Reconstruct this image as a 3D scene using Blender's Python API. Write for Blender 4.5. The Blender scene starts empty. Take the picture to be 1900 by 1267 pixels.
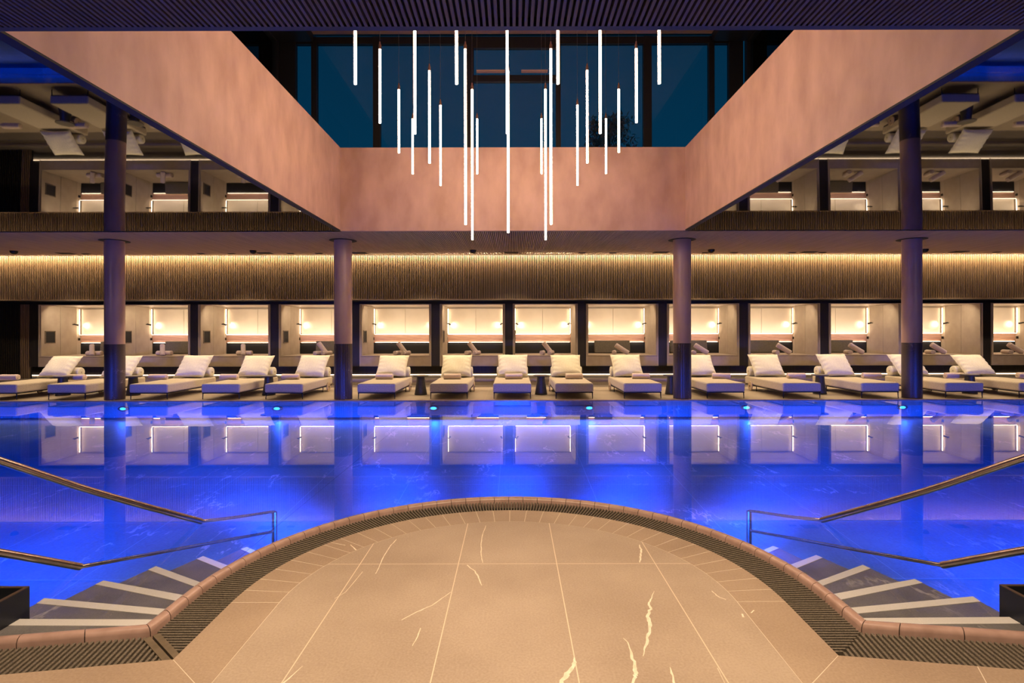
import bpy, math, random
from mathutils import Vector, Matrix
R = math.radians
PI = math.pi
random.seed(7)
scn = bpy.context.scene
col = scn.collection

# ------------------------------------------------------------------ camera, world, exposure
cam_d = bpy.data.cameras.new('camera')
cam = bpy.data.objects.new('camera', cam_d); col.objects.link(cam)
cam.location = (0, 0, 1.5)
cam.rotation_euler = (R(90), 0.0019, 0)
cam_d.sensor_width = 36
cam_d.lens = 1000 / 1900 * 36
cam_d.shift_x = -2 / 1900
cam_d.shift_y = -17.5 / 1900
cam_d.clip_start = 0.05
cam_d.clip_end = 300
scn.camera = cam
scn.view_settings.view_transform = 'Standard'
scn.view_settings.look = 'None'
scn.view_settings.gamma = 1
scn.view_settings.use_curve_mapping = False
scn.view_settings.exposure = 0.0

world = bpy.data.worlds.new('dusk sky'); scn.world = world
world.use_nodes = True
wn = world.node_tree; wn.nodes.clear()
wo = wn.nodes.new('ShaderNodeOutputWorld'); wb = wn.nodes.new('ShaderNodeBackground')
wt = wn.nodes.new('ShaderNodeTexCoord'); wsx = wn.nodes.new('ShaderNodeSeparateXYZ'); wr = wn.nodes.new('ShaderNodeValToRGB')
wn.links.new(wt.outputs['Generated'], wsx.inputs[0]); wn.links.new(wsx.outputs['Z'], wr.inputs[0])
wr.color_ramp.elements[0].position = 0.0; wr.color_ramp.elements[0].color = (0.001, 0.050, 0.110, 1)
wr.color_ramp.elements[1].position = 0.6; wr.color_ramp.elements[1].color = (0.0008, 0.022, 0.055, 1)
wn.links.new(wr.outputs[0], wb.inputs[0]); wb.inputs[1].default_value = 1.0
wn.links.new(wb.outputs[0], wo.inputs[0])
cyc = scn.cycles
cyc.max_bounces = 7; cyc.diffuse_bounces = 3; cyc.glossy_bounces = 5; cyc.transmission_bounces = 4
cyc.transparent_max_bounces = 12; cyc.volume_bounces = 0
cyc.sample_clamp_indirect = 4.0; cyc.sample_clamp_direct = 100
cyc.caustics_reflective = False; cyc.caustics_refractive = False
try: cyc.use_light_tree = True
except Exception: pass

WARM = (1.0, 0.70, 0.43)
BLUE = (0.002, 0.072, 1.0)
P_FAR, P_NEAR = 70, 50
def lamp(name, kind, loc, power, color, parent=None, aim=None, size=0.05, size_y=None, spot=None, blend=0.6):
    d = bpy.data.lights.new(name, kind); d.energy = power; d.color = color
    o = bpy.data.objects.new(name, d); col.objects.link(o)
    o.location = loc
    if aim is not None:
        o.rotation_euler = (Vector(aim) - Vector(loc)).to_track_quat('-Z', 'Y').to_euler()
    if kind == 'AREA':
        if size_y: d.shape = 'RECTANGLE'; d.size = size; d.size_y = size_y
        else: d.shape = 'DISK'; d.size = size
    elif kind == 'SPOT':
        d.spot_size = R(spot); d.spot_blend = blend; d.shadow_soft_size = size
    else:
        d.shadow_soft_size = size
    if parent: o.parent = parent
    return o

# unseen ceiling spots for the near deck, stairs and hall; then terrace downlights
for x in (-1.6, 0.0, 1.6):
    lamp('unseen_deck_lamp', 'SPOT', (x, 1.9, 3.5), 350, (1, .72, .45), None, (x*.85, 2.7, 0), .08, spot=120, blend=.9)
for x in (-2.7, 2.7):
    lamp('unseen_deck_lamp', 'SPOT', (x, 2.0, 3.5), 130, (1, .74, .52), None, (x*1.05, 3.2, 0), .08, spot=90, blend=.9)  # pair added to brighten the stair nosings, no fitting
for x in (-10, -5, 5, 10):
    lamp('hall_fill_lamp', 'SPOT', (x, 2.2, 3.5), 210, (1, .72, .48), None, (x, 12.4, .5), .08, spot=42, blend=.9)  # unseen warm fill, added to light lounger fronts and columns
TERRACE = [(-14.1 + 2.35*i) for i in range(13)]
for x in TERRACE:
    lamp('terrace_downlight_lamp', 'SPOT', (x, 13.42, 3.55), 125, (1, .76, .49), None, (x, 13.36, 0), .04, spot=104, blend=.35)
# cove light above the fluted band
lamp('cove_lamp', 'AREA', (0, 14.47, 3.62), 950, (1, .70, .38), None, (0, 14.475, 0), 30, .03)
# blue underwater light: far-wall lamps, plus unseen strips added along the rim
def pool_lamp(x, y, tx, ty, power, tilt=18, cone=36, wide=5.0):
    """flat wide beam kept below the water surface"""
    d = Vector((tx - x, ty - y)).normalized()
    o = lamp('pool_lamp', 'SPOT', (x, y, -.17), power, BLUE, None, (x + d.x, y + d.y, -.17 - math.tan(R(tilt))), .05, spot=cone, blend=.9)
    o.scale = (wide, 1, 1)
    return o
def pool_fill(x, y, ang, length, power, tilt, spread):
    """unseen blue strip light added under the pool rim to brighten the water; ang = heading in the plan"""
    d = Vector((math.sin(R(ang)), math.cos(R(ang)), -math.tan(R(tilt))))
    o = lamp('pool_fill_lamp', 'AREA', (x, y, -.17), power, BLUE, None, (x + d.x, y + d.y, -.17 + d.z), length, .04)
    o.data.spread = R(spread)
    return o
pool_fill(0, 11.74, 180, 30, P_FAR, 27, 56)
for a in (-40, -20, 0, 20, 40):
    dx, dy = math.sin(R(a)), math.cos(R(a))
    pool_fill(-.03 + 1.92*dx, 3.0 + 1.92*dy, a, .65, P_NEAR*.7, 18, 50)
    pool_fill(-.03 + 1.93*dx, 3.0 + 1.93*dy, a, .65, P_NEAR*1.3, 6, 28)
for a in (-54, 54):
    dx, dy = math.sin(R(a)), math.cos(R(a))
    pool_fill(-.03 + 1.92*dx, 3.0 + 1.92*dy, a, .5, 30, 6, 70)
for s_ in (-1, 1):
    pool_fill(s_*8.2, 2.5, 0, 9, P_NEAR*6, 21, 48)
    pool_fill(s_*8.2, 2.52, 0, 9, P_NEAR*6.5, 6, 28)
for i in range(8):
    pool_lamp(-11.93 + 3.41*i, 11.74, -11.93 + 3.41*i, 6.5, 40)

# ------------------------------------------------------------------ materials
def new_mat(name):
    m = bpy.data.materials.new(name); m.use_nodes = True
    nt = m.node_tree; nt.nodes.clear()
    out = nt.nodes.new('ShaderNodeOutputMaterial')
    return m, nt, out
def pbr(name, c1, c2=None, rough=.6, metal=0, scale=6, detail=4, bump=0, bscale=None, spec=.5, stretch=None, sheen=0, ramp=(.35, .65), coat=0):
    m, nt, out = new_mat(name)
    b = nt.nodes.new('ShaderNodeBsdfPrincipled'); nt.links.new(b.outputs[0], out.inputs[0])
    b.inputs['Base Color'].default_value = (*c1, 1); b.inputs['Roughness'].default_value = rough
    b.inputs['Metallic'].default_value = metal; b.inputs['Specular IOR Level'].default_value = spec
    b.inputs['Coat Weight'].default_value = coat
    if sheen: b.inputs['Sheen Weight'].default_value = sheen
    tc = nt.nodes.new('ShaderNodeTexCoord'); mp = nt.nodes.new('ShaderNodeMapping')
    nt.links.new(tc.outputs['Object'], mp.inputs[0])
    if stretch: mp.inputs['Scale'].default_value = stretch
    n = nt.nodes.new('ShaderNodeTexNoise'); n.inputs['Scale'].default_value = scale; n.inputs['Detail'].default_value = detail
    nt.links.new(mp.outputs[0], n.inputs['Vector'])
    if c2:
        r = nt.nodes.new('ShaderNodeValToRGB')
        r.color_ramp.elements[0].position = ramp[0]; r.color_ramp.elements[0].color = (*c1, 1)
        r.color_ramp.elements[1].position = ramp[1]; r.color_ramp.elements[1].color = (*c2, 1)
        nt.links.new(n.outputs['Fac'], r.inputs[0]); nt.links.new(r.outputs[0], b.inputs['Base Color'])
    if bump:
        n2 = nt.nodes.new('ShaderNodeTexNoise'); n2.inputs['Scale'].default_value = bscale or scale*4; n2.inputs['Detail'].default_value = 3
        nt.links.new(mp.outputs[0], n2.inputs['Vector'])
        bp = nt.nodes.new('ShaderNodeBump'); bp.inputs['Strength'].default_value = bump; bp.inputs['Distance'].default_value = .01
        nt.links.new(n2.outputs['Fac'], bp.inputs['Height']); nt.links.new(bp.outputs[0], b.inputs['Normal'])
    return m
def emit(name, color, strength):
    m, nt, out = new_mat(name)
    e = nt.nodes.new('ShaderNodeEmission'); e.inputs[0].default_value = (*color, 1); e.inputs[1].default_value = strength
    nt.links.new(e.outputs[0], out.inputs[0]); return m
def stone(name, c1, c2, grout=None, tile=(.637, 1.27), off=(0, 0), rough=.45, vein=None, vein_scale=.8, vein_w=.012, grain=90, blotch=1.3):
    """honed stone: soft clouds, fine grain, thin wandering veins and, if wanted, grout lines of a tile grid"""
    m, nt, out = new_mat(name); L = nt.links.new; N = nt.nodes.new
    b = N('ShaderNodeBsdfPrincipled'); L(b.outputs[0], out.inputs[0]); b.inputs['Roughness'].default_value = rough
    tc = N('ShaderNodeTexCoord')
    n1 = N('ShaderNodeTexNoise'); n1.inputs['Scale'].default_value = blotch; n1.inputs['Detail'].default_value = 5; L(tc.outputs['Object'], n1.inputs['Vector'])
    n2 = N('ShaderNodeTexNoise'); n2.inputs['Scale'].default_value = grain; n2.inputs['Detail'].default_value = 3; L(tc.outputs['Object'], n2.inputs['Vector'])
    mx = N('ShaderNodeMix'); mx.data_type = 'FLOAT'; mx.inputs[0].default_value = .42
    L(n1.outputs['Fac'], mx.inputs[2]); L(n2.outputs['Fac'], mx.inputs[3])
    r = N('ShaderNodeValToRGB'); r.color_ramp.elements[0].position = .38; r.color_ramp.elements[1].position = .62
    r.color_ramp.elements[0].color = (*c1, 1); r.color_ramp.elements[1].color = (*c2, 1); L(mx.outputs[0], r.inputs[0])
    cur = r.outputs[0]
    if vein:
        mp = N('ShaderNodeMapping'); mp.inputs['Rotation'].default_value = (0.3, 0.2, .5); mp.inputs['Scale'].default_value = (1, .45, 1); L(tc.outputs['Object'], mp.inputs[0])
        nv = N('ShaderNodeTexNoise'); nv.inputs['Scale'].default_value = vein_scale; nv.inputs['Detail'].default_value = 6; nv.inputs['Roughness'].default_value = .62; L(mp.outputs[0], nv.inputs['Vector'])
        s1 = N('ShaderNodeMath'); s1.operation = 'SUBTRACT'; s1.inputs[1].default_value = .5; L(nv.outputs['Fac'], s1.inputs[0])
        s2 = N('ShaderNodeMath'); s2.operation = 'ABSOLUTE'; L(s1.outputs[0], s2.inputs[0])
        s3 = N('ShaderNodeMapRange'); s3.inputs['From Min'].default_value = 0; s3.inputs['From Max'].default_value = vein_w; s3.inputs['To Min'].default_value = 1; s3.inputs['To Max'].default_value = 0; L(s2.outputs[0], s3.inputs['Value'])
        nm = N('ShaderNodeTexNoise'); nm.inputs['Scale'].default_value = vein_scale*2.2; L(tc.outputs['Object'], nm.inputs['Vector'])
        s4 = N('ShaderNodeMapRange'); s4.inputs['From Min'].default_value = .5; s4.inputs['From Max'].default_value = .62; L(nm.outputs['Fac'], s4.inputs['Value'])
        s5 = N('ShaderNodeMath'); s5.operation = 'MULTIPLY'; L(s3.outputs[0], s5.inputs[0]); L(s4.outputs[0], s5.inputs[1])
        mv = N('ShaderNodeMix'); mv.data_type = 'RGBA'; L(s5.outputs[0], mv.inputs[0]); L(cur, mv.inputs[6]); mv.inputs[7].default_value = (*vein, 1)
        cur = mv.outputs[2]
    if grout:
        mp2 = N('ShaderNodeMapping'); mp2.inputs['Location'].default_value = (off[0], off[1], 0); L(tc.outputs['Object'], mp2.inputs[0])
        br = N('ShaderNodeTexBrick'); br.offset = 0; br.squash = 1
        br.inputs['Scale'].default_value = 1; br.inputs['Mortar Size'].default_value = .0028; br.inputs['Mortar Smooth'].default_value = .1
        br.inputs['Brick Width'].default_value = tile[0]; br.inputs['Row Height'].default_value = tile[1]; L(mp2.outputs[0], br.inputs['Vector'])
        mg = N('ShaderNodeMix'); mg.data_type = 'RGBA'; L(br.outputs['Fac'], mg.inputs[0]); L(cur, mg.inputs[6]); mg.inputs[7].default_value = (*grout, 1)
        cur = mg.outputs[2]
    L(cur, b.inputs['Base Color'])
    bp = N('ShaderNodeBump'); bp.inputs['Strength'].default_value = .12; bp.inputs['Distance'].default_value = .004
    L(n2.outputs['Fac'], bp.inputs['Height']); L(bp.outputs[0], b.inputs['Normal'])
    return m

M = {}
M['deck'] = stone('honed beige stone', (.305, .235, .18), (.41, .33, .26), grout=(.66, .55, .43), off=(.357, -.95), vein=None)
M['deck_tile'] = stone('honed beige stone border', (.28, .205, .15), (.38, .29, .215))
M['grout'] = pbr('pale grout', (.60, .52, .42), rough=.8)
M['vein'] = pbr('ivory stone vein', (.80, .73, .60), (.66, .57, .45), rough=.5, scale=30)
M['terrace'] = stone('terrace stone', (.30, .245, .19), (.38, .315, .25), grout=(.45, .38, .3), tile=(.637, .637), vein=None)
M['pool_tile'] = stone('pool stone tile', (.11, .21, .26), (.16, .30, .37), grout=(.3, .5, .58), tile=(1.27, 1.27), off=(.2, .1), vein=(.6, .62, .66), vein_scale=.9, vein_w=.01, grain=40)
M['tread'] = stone('dark stone tread', (.13, .118, .112), (.21, .19, .18), vein=(.42, .38, .34), vein_scale=1.1, vein_w=.012, grain=120, blotch=4)
M['nosing'] = stone('pale stone nosing', (.72, .66, .61), (.82, .76, .71), grain=150)
M['coping'] = pbr('glazed terracotta coping', (.31, .20, .17), (.39, .26, .225), rough=.3, scale=12)
M['coping_joint'] = pbr('dark joint', (.02, .016, .014), rough=.8)
M['grate'] = pbr('granular grey brown grating', (.07, .058, .045), (.17, .14, .105), rough=.75, scale=160, bump=.3)
M['trough'] = pbr('black trough', (.004, .004, .004), rough=.9)
M['bronze'] = pbr('brushed bronze grating frame', (.16, .125, .085), (.21, .165, .115), rough=.5, metal=.4, scale=20)
M['plaster'] = pbr('trowelled rose plaster', (.52, .315, .22), (.67, .43, .31), rough=.6, scale=2.6, detail=7, bump=.06, bscale=4, stretch=(1.2, 1.2, .6), ramp=(.33, .68))
M['slat_wood'] = pbr('brown timber slat', (.40, .28, .19), (.52, .37, .255), rough=.5, scale=4, stretch=(6, .3, 6))
M['flute_wood'] = pbr('brown fluted timber', (.17, .115, .068), (.24, .165, .10), rough=.5, scale=4, stretch=(8, 8, .4))
M['near_slat'] = pbr('grey stained timber slat', (.09, .06, .04), (.125, .088, .06), rough=.55, scale=4, stretch=(6, .3, 6))
M['black'] = pbr('matt black board', (.006, .006, .007), rough=.7)
M['dark_wood'] = pbr('dark stained wood', (.012, .010, .009), (.02, .016, .013), rough=.5, scale=5, stretch=(5, 5, .5))
M['lacquer'] = pbr('black gloss stretch ceiling', (.002, .002, .003), rough=.02, spec=.5)
M['lacquer'].node_tree.nodes['Principled BSDF'].inputs['IOR'].default_value = 1.55
M['panel'] = pbr('cream upholstered panel', (.40, .33, .25), (.46, .385, .295), rough=.8, scale=3, bump=.05, bscale=300)
M['back_panel'] = pbr('pale cream wall panel', (.58, .51, .41), (.64, .565, .455), rough=.55, scale=2)
M['bench'] = pbr('beige bench upholstery', (.38, .30, .225), (.43, .345, .26), rough=.85, scale=5, bump=.05, bscale=300)
M['shelf'] = pbr('rosy oak shelf board', (.36, .20, .14), (.50, .31, .22), rough=.45, scale=3, detail=6, stretch=(1, 8, 14))
M['frame_cream'] = pbr('cream lacquered edge', (.50, .42, .33), rough=.5)
M['seam'] = pbr('dark seam', (.05, .035, .025), rough=.8)
M['fabric'] = pbr('sand outdoor fabric', (.44, .375, .30), (.52, .45, .365), rough=.9, scale=40, bump=.12, bscale=500, sheen=.2)
M['piping'] = pbr('sand fabric piping', (.38, .32, .255), rough=.9)
M['pillow'] = pbr('ivory cushion fabric', (.62, .585, .465), (.69, .65, .53), rough=.9, scale=30, bump=.1, bscale=400, sheen=.2)
M['towel'] = pbr('blush cotton towel', (.60, .47, .40), (.70, .57, .50), rough=.95, scale=60, bump=.5, bscale=260, sheen=.3)
M['grey_cushion'] = pbr('taupe grey cushion', (.12, .105, .08), (.15, .13, .10), rough=.9, scale=30, bump=.1, bscale=300)
M['black_metal'] = pbr('black powder coated metal', (.012, .011, .010), rough=.4, metal=.6)
M['table'] = pbr('dark side table', (.03, .03, .026), (.045, .043, .036), rough=.45, scale=20)
M['table_top'] = pbr('dark side table top', (.10, .09, .075), (.13, .115, .095), rough=.4, scale=20)
M['wheel'] = pbr('pale wood wheel disc', (.42, .31, .21), (.5, .38, .27), rough=.5, scale=8)
M['column'] = pbr('rose bronze plaster', (.46, .29, .225), (.58, .38, .295), rough=.36, metal=.0, scale=2.2, detail=5, bump=.05, bscale=5, stretch=(1, 1, .5))
M['column_base'] = stone('dark brown marble cladding', (.055, .036, .03), (.095, .065, .055), vein=(.42, .34, .28), vein_scale=1.5, vein_w=.007, grain=60, rough=.4)
M['rail'] = pbr('brushed stainless rail', (.50, .42, .36), (.58, .50, .43), rough=.24, metal=1, scale=20, stretch=(1, 1, 1))
M['copper'] = pbr('brushed copper cap', (.62, .36, .24), rough=.3, metal=.9)
M['wire'] = pbr('thin steel wire', (.25, .22, .2), rough=.4, metal=.8)
M['win_frame'] = pbr('dark bronze window frame', (.010, .008, .008), rough=.45)
M['copper_bar'] = pbr('rose painted window operator', (.45, .27, .20), rough=.5)
M['roof_ceiling'] = pbr('rose painted ceiling board', (.26, .15, .10), (.32, .19, .13), rough=.7, scale=2)
M['box'] = pbr('dark blue black steel', (.012, .015, .025), rough=.35, metal=.3)
M['box_rim'] = pbr('bronze rim', (.12, .08, .06), rough=.4, metal=.5)
M['bark'] = pbr('bark', (.05, .035, .025), (.08, .06, .04), rough=.9, scale=12)
M['leaf'] = pbr('dark evergreen leaf', (.10, .085, .06), (.2, .16, .12), rough=.7, scale=3)
M['led'] = emit('warm led strip', (1, .74, .50), 12.5)
M['led_step'] = emit('warm led strip of the step', (1, .72, .46), 6.0)
M['tube'] = emit('glowing opal tube', (1, .68, .45), 37.0)
M['blue_led'] = emit('blue underwater led', (.02, .25, 1), 9.0)
M['lamp_glow'] = emit('warm reading lamp lens', (1, .75, .5), 12.0)

def fresnel_clear(name, ior, tint, rough=0.0):
    m, nt, out = new_mat(name)
    t = nt.nodes.new('ShaderNodeBsdfTransparent'); t.inputs[0].default_value = (*tint, 1)
    g = nt.nodes.new('ShaderNodeBsdfGlossy'); g.inputs['Roughness'].default_value = rough
    g.inputs[0].default_value = (1, 1, 1, 1)
    f = nt.nodes.new('ShaderNodeFresnel'); f.inputs[0].default_value = ior
    x = nt.nodes.new('ShaderNodeMixShader')
    nt.links.new(f.outputs[0], x.inputs[0]); nt.links.new(t.outputs[0], x.inputs[1]); nt.links.new(g.outputs[0], x.inputs[2])
    nt.links.new(x.outputs[0], out.inputs[0]); return m
M['water'] = fresnel_clear('still pool water', 1.34, (.93, .96, 1.0))
M['glass'] = fresnel_clear('window glass', 1.5, (.92, .95, .96))

# ------------------------------------------------------------------ mesh helpers
class MB:
    def __init__(s): s.v = []; s.f = []; s.mi = []; s.sm = []
    def add(s, vs, fs, mi=0, smooth=False):
        o = len(s.v); s.v += [tuple(v) for v in vs]
        for f in fs: s.f.append(tuple(o + i for i in f)); s.mi.append(mi); s.sm.append(smooth)
        return s
    def box(s, x0, x1, y0, y1, z0, z1, mi=0):
        vs = [(x, y, z) for z in (z0, z1) for y in (y0, y1) for x in (x0, x1)]
        return s.add(vs, [(0, 2, 3, 1), (4, 5, 7, 6), (0, 1, 5, 4), (2, 6, 7, 3), (0, 4, 6, 2), (1, 3, 7, 5)], mi)
    def prism(s, poly, z0, z1, mi=0):
        """poly: ccw seen from above"""
        a = sum(poly[i][0]*poly[(i+1) % len(poly)][1] - poly[(i+1) % len(poly)][0]*poly[i][1] for i in range(len(poly)))
        if a < 0: poly = poly[::-1]
        n = len(poly)
        vs = [(p[0], p[1], z0) for p in poly] + [(p[0], p[1], z1) for p in poly]
        fs = [tuple(range(n-1, -1, -1)), tuple(range(n, 2*n))] + [(i, (i+1) % n, n + (i+1) % n, n+i) for i in range(n)]
        return s.add(vs, fs, mi)
    def lathe(s, prof, cx=0, cy=0, n=32, mi=0, smooth=True):
        vs = [(cx + r*math.cos(2*PI*i/n), cy + r*math.sin(2*PI*i/n), z) for r, z in prof for i in range(n)]
        fs = []
        for k in range(len(prof)-1):
            for i in range(n):
                j = (i+1) % n; fs.append((k*n+i, k*n+j, (k+1)*n+j, (k+1)*n+i))
        s.add(vs, fs, mi, smooth)
        if prof[0][0] > 0: s.add(vs[:n], [tuple(range(n-1, -1, -1))], mi)
        if prof[-1][0] > 0: s.add(vs[-n:], [tuple(range(n))], mi)
        return s
    def tube(s, pts, r, n=12, mi=0, cap=True):
        pts = [Vector(p) for p in pts]; rr = r if isinstance(r, (list, tuple)) else [r]*len(pts)
        rings = []
        for i, p in enumerate(pts):
            if i == 0: t = pts[1]-pts[0]
            elif i == len(pts)-1: t = pts[-1]-pts[-2]
            else: t = (pts[i+1]-p).normalized() + (p-pts[i-1]).normalized()
            t.normalize()
            up = Vector((0, 0, 1)) if abs(t.z) < .95 else Vector((1, 0, 0))
            a = t.cross(up).normalized(); b = a.cross(t).normalized()
            rings.append([p + rr[i]*(math.cos(2*PI*k/n)*a + math.sin(2*PI*k/n)*b) for k in range(n)])
        vs = [v for ring in rings for v in ring]; fs = []
        for i in range(len(pts)-1):
            for k in range(n):
                j = (k+1) % n; fs.append((i*n+k, i*n+j, (i+1)*n+j, (i+1)*n+k))
        s.add(vs, fs, mi, True)
        if cap:
            s.add(rings[0], [tuple(range(n-1, -1, -1))], mi); s.add(rings[-1], [tuple(range(n))], mi)
        return s
    def build(s, name, mats, parent=None, loc=None, rot=None, bevel=0, seg=2, subsurf=0):
        me = bpy.data.meshes.new(name); me.from_pydata(s.v, [], s.f)
        if not isinstance(mats, (list, tuple)): mats = [mats]
        for m in mats: me.materials.append(m)
        me.polygons.foreach_set('material_index', s.mi); me.polygons.foreach_set('use_smooth', s.sm)
        me.update()
        o = bpy.data.objects.new(name, me); col.objects.link(o)
        if parent: o.parent = parent
        if loc: o.location = loc
        if rot: o.rotation_euler = rot
        if bevel:
            b = o.modifiers.new('bevel', 'BEVEL'); b.width = bevel; b.segments = seg; b.limit_method = 'ANGLE'; b.harden_normals = False
            for p in me.polygons: p.use_smooth = True
            b.harden_normals = True
        return o
def tag(o, label, cat, group=None):
    o['label'] = label; o['category'] = cat
    if group: o['group'] = group
    return o
def struct(o):
    o['kind'] = 'structure'; return o
def thing(name, label, cat, loc=(0, 0, 0), group=None, rz=0):
    o = bpy.data.objects.new(name, None); col.objects.link(o); o.location = loc; o.rotation_euler = (0, 0, rz)
    o.empty_display_size = .1
    return tag(o, label, cat, group)
def dup(root, loc, label, rz=None):
    r = root.copy(); col.objects.link(r); r.location = loc; r['label'] = label
    if rz is not None: r.rotation_euler = (0, 0, rz)
    for ch in list(root.children):
        c = ch.copy(); col.objects.link(c); c.parent = r
        for g in list(ch.children):
            d = g.copy(); col.objects.link(d); d.parent = c
    return r
def mx(px, Y): return (px - 952) / 1000 * Y      # measured offset from the axis at depth Y
def gp(px, py, z=0):
    Y = (1.5 - z) * 1000 / (py - 616); return ((px - 952) / 1000 * Y, Y)

# ------------------------------------------------------------------ paths around the near deck
CX = -.03; RO = 1.845; CY = 3.0
def deck_path(n=64):
    L = [(-9, 1.62), (-2.51, 2.634), (-1.872, 2.735)]
    L += [(CX + RO*math.cos(PI - PI*i/n), CY + RO*math.sin(PI*i/n)) for i in range(n+1)]
    L += [(1.812, 2.76), (2.51, 2.66), (9, 1.75)]
    return [Vector(p) for p in L]
def offset(path, d):
    """towards the camera side (right hand of the travel direction)"""
    out = []
    for i, p in enumerate(path):
        def nrm(a, b):
            t = (b - a).normalized(); return Vector((t.y, -t.x))
        if i == 0: n = nrm(path[0], path[1]); out.append(p + n*d); continue
        if i == len(path)-1: n = nrm(path[-2], path[-1]); out.append(p + n*d); continue
        n1 = nrm(path[i-1], p); n2 = nrm(p, path[i+1]); b = (n1 + n2).normalized()
        out.append(p + b*(d / max(.35, b.dot(n1))))
    return out
PATH = deck_path()
W_COP, W_GR, W_BORD = .07, .305, .575
P_IN = offset(PATH, W_GR)
# inner path has its own tangents near the corners: rebuild cleanly with the arc ends
LI, RI = 3, 3 + 64      # first and last arc vertex in the path

# pool deck (inside the grate)
def strip(mb, A, B, z, mi=0, z0=None):
    for i in range(len(A)-1):
        q = [A[i], B[i], B[i+1], A[i+1]]
        mb.add([(p.x, p.y, z) for p in q], [(0, 1, 2, 3)], mi)
P_B = offset(PATH, W_BORD)
P_B[0] = Vector((-9, 1.0)); P_B[-1] = Vector((9, 1.1))
mb = MB()
poly = [(p.x, p.y) for p in P_B] + [(9, -3), (-9, -3)]
mb.prism(poly, -.12, 0)
# grout bed below the border ring
bed = MB()
for i in range(len(P_IN)-1):
    q = [P_IN[i], P_B[i], P_B[i+1], P_IN[i+1]]
    bed.prism([(p.x, p.y) for p in q], -.12, -.0006)
base = mb.build('floor', M['deck']); struct(base)
struct(bed.build('floor_border_bed', M['grout']))
# border tiles: wedge pieces with 3 mm joints
def resample(A, B, cuts):
    """A,B parallel polylines; cuts list of path lengths on A; returns pairs"""
    res = []; acc = 0; k = 0
    for i in range(len(A)-1):
        l = (A[i+1]-A[i]).length
        while k < len(cuts) and cuts[k] <= acc + l:
            t = (cuts[k]-acc)/l; res.append((A[i].lerp(A[i+1], t), B[i].lerp(B[i+1], t))); k += 1
        acc += l
    return res
def plen(A): return sum((A[i+1]-A[i]).length for i in range(len(A)-1))
bt = MB()
IA = P_IN[LI:RI+1]; IB = P_B[LI:RI+1]
La = plen(IA); n_t = 34
for k in range(n_t):
    w = La/n_t; g = .0055
    pr = resample(IA, IB, [k*w + g/2, k*w + w*.5, (k+1)*w - g/2 - 1e-6])
    if len(pr) < 3: continue
    inner = [p[1] + (p[0]-p[1]).normalized()*.004 for p in pr]; outer = [p[0] for p in pr]
    bt.prism([(p.x, p.y) for p in outer] + [(p.x, p.y) for p in inner[::-1]], -.01, 0)
for (i0, i1) in ((0, 2), (2, 3), (RI, RI+1), (RI+1, len(P_IN)-1)):
    A = P_IN[i0:i1+1]; B = P_B[i0:i1+1]
    L_ = plen(A); nn = max(1, round(L_/.6))
    if (i0, i1) == (0, 2): nn = 8
    for k in range(nn):
        w = L_/nn
        cuts = [k*w + .002]; acc = 0
        for j in range(1, len(A)-1):
            acc += (A[j]-A[j-1]).length
            if k*w < acc < (k+1)*w: cuts.append(acc)
        cuts.append((k+1)*w - .0021)
        pr = resample(A, B, cuts)
        inner = [p[1] + (p[0]-p[1]).normalized()*.004 for p in pr]; outer = [p[0] for p in pr]
        bt.prism([(p.x, p.y) for p in outer] + [(p.x, p.y) for p in inner[::-1]], -.01, 0)
struct(bt.build('floor_border_tiles', M['deck_tile']))
# ivory veins of the stone
veins = [
 ([(1213,1097),(1208,1110),(1203,1122),(1206,1130),(1200,1145),(1204,1160),(1203,1178),(1196,1200),(1192,1218)], [1,2,4,5,6,7,6,4,1]),
 ([(1155,1184),(1164,1192),(1170,1212),(1176,1232),(1180,1248),(1176,1256),(1172,1275)], [1,2,5,6,8,7,3]),
 ([(1064,1220),(1066,1228),(1058,1242),(1048,1253),(1040,1275)], [2,6,8,10,9]),
 ([(1242,1238),(1246,1250),(1250,1270)], [1,4,5]),
 ([(1186,1011),(1189,1022),(1188,1034),(1186,1044)], [2,4,4,2]),
 ([(866,1048),(880,1060),(888,1072),(893,1086)], [2,2.5,3,1]),
 ([(901,975),(895,990),(892,1008),(892,1030),(895,1044)], [1,1.5,1.8,1.8,1]),
 ([(836,1098),(800,1123),(772,1135),(744,1150)], [1.5,2.2,2.4,1.5]),
 ([(735,1000),(722,1014),(712,1030),(704,1048),(696,1064)], [1.5,1.8,2,1.6,1]),
 ([(779,1165),(774,1180),(764,1198)], [2,2,1]),
 ([(614,1006),(640,1011)], [1.2,1.5]), ([(650,1010),(660,1020)], [1.5,2.5]),
 ([(1320,1097),(1332,1108),(1346,1113)], [2,3,2]), ([(1376,1140),(1379,1146)], [3,4]), ([(1398,1133),(1392,1138)], [3,2]),
 ([(620,1110),(640,1098),(672,1060)], [1,1.3,1]), ([(1330,1240),(1352,1285)], [1,1]), ([(560,1235),(524,1267),(500,1290)],[1,4,3]),
]
vm = MB(); rv = random.Random(3)
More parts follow.
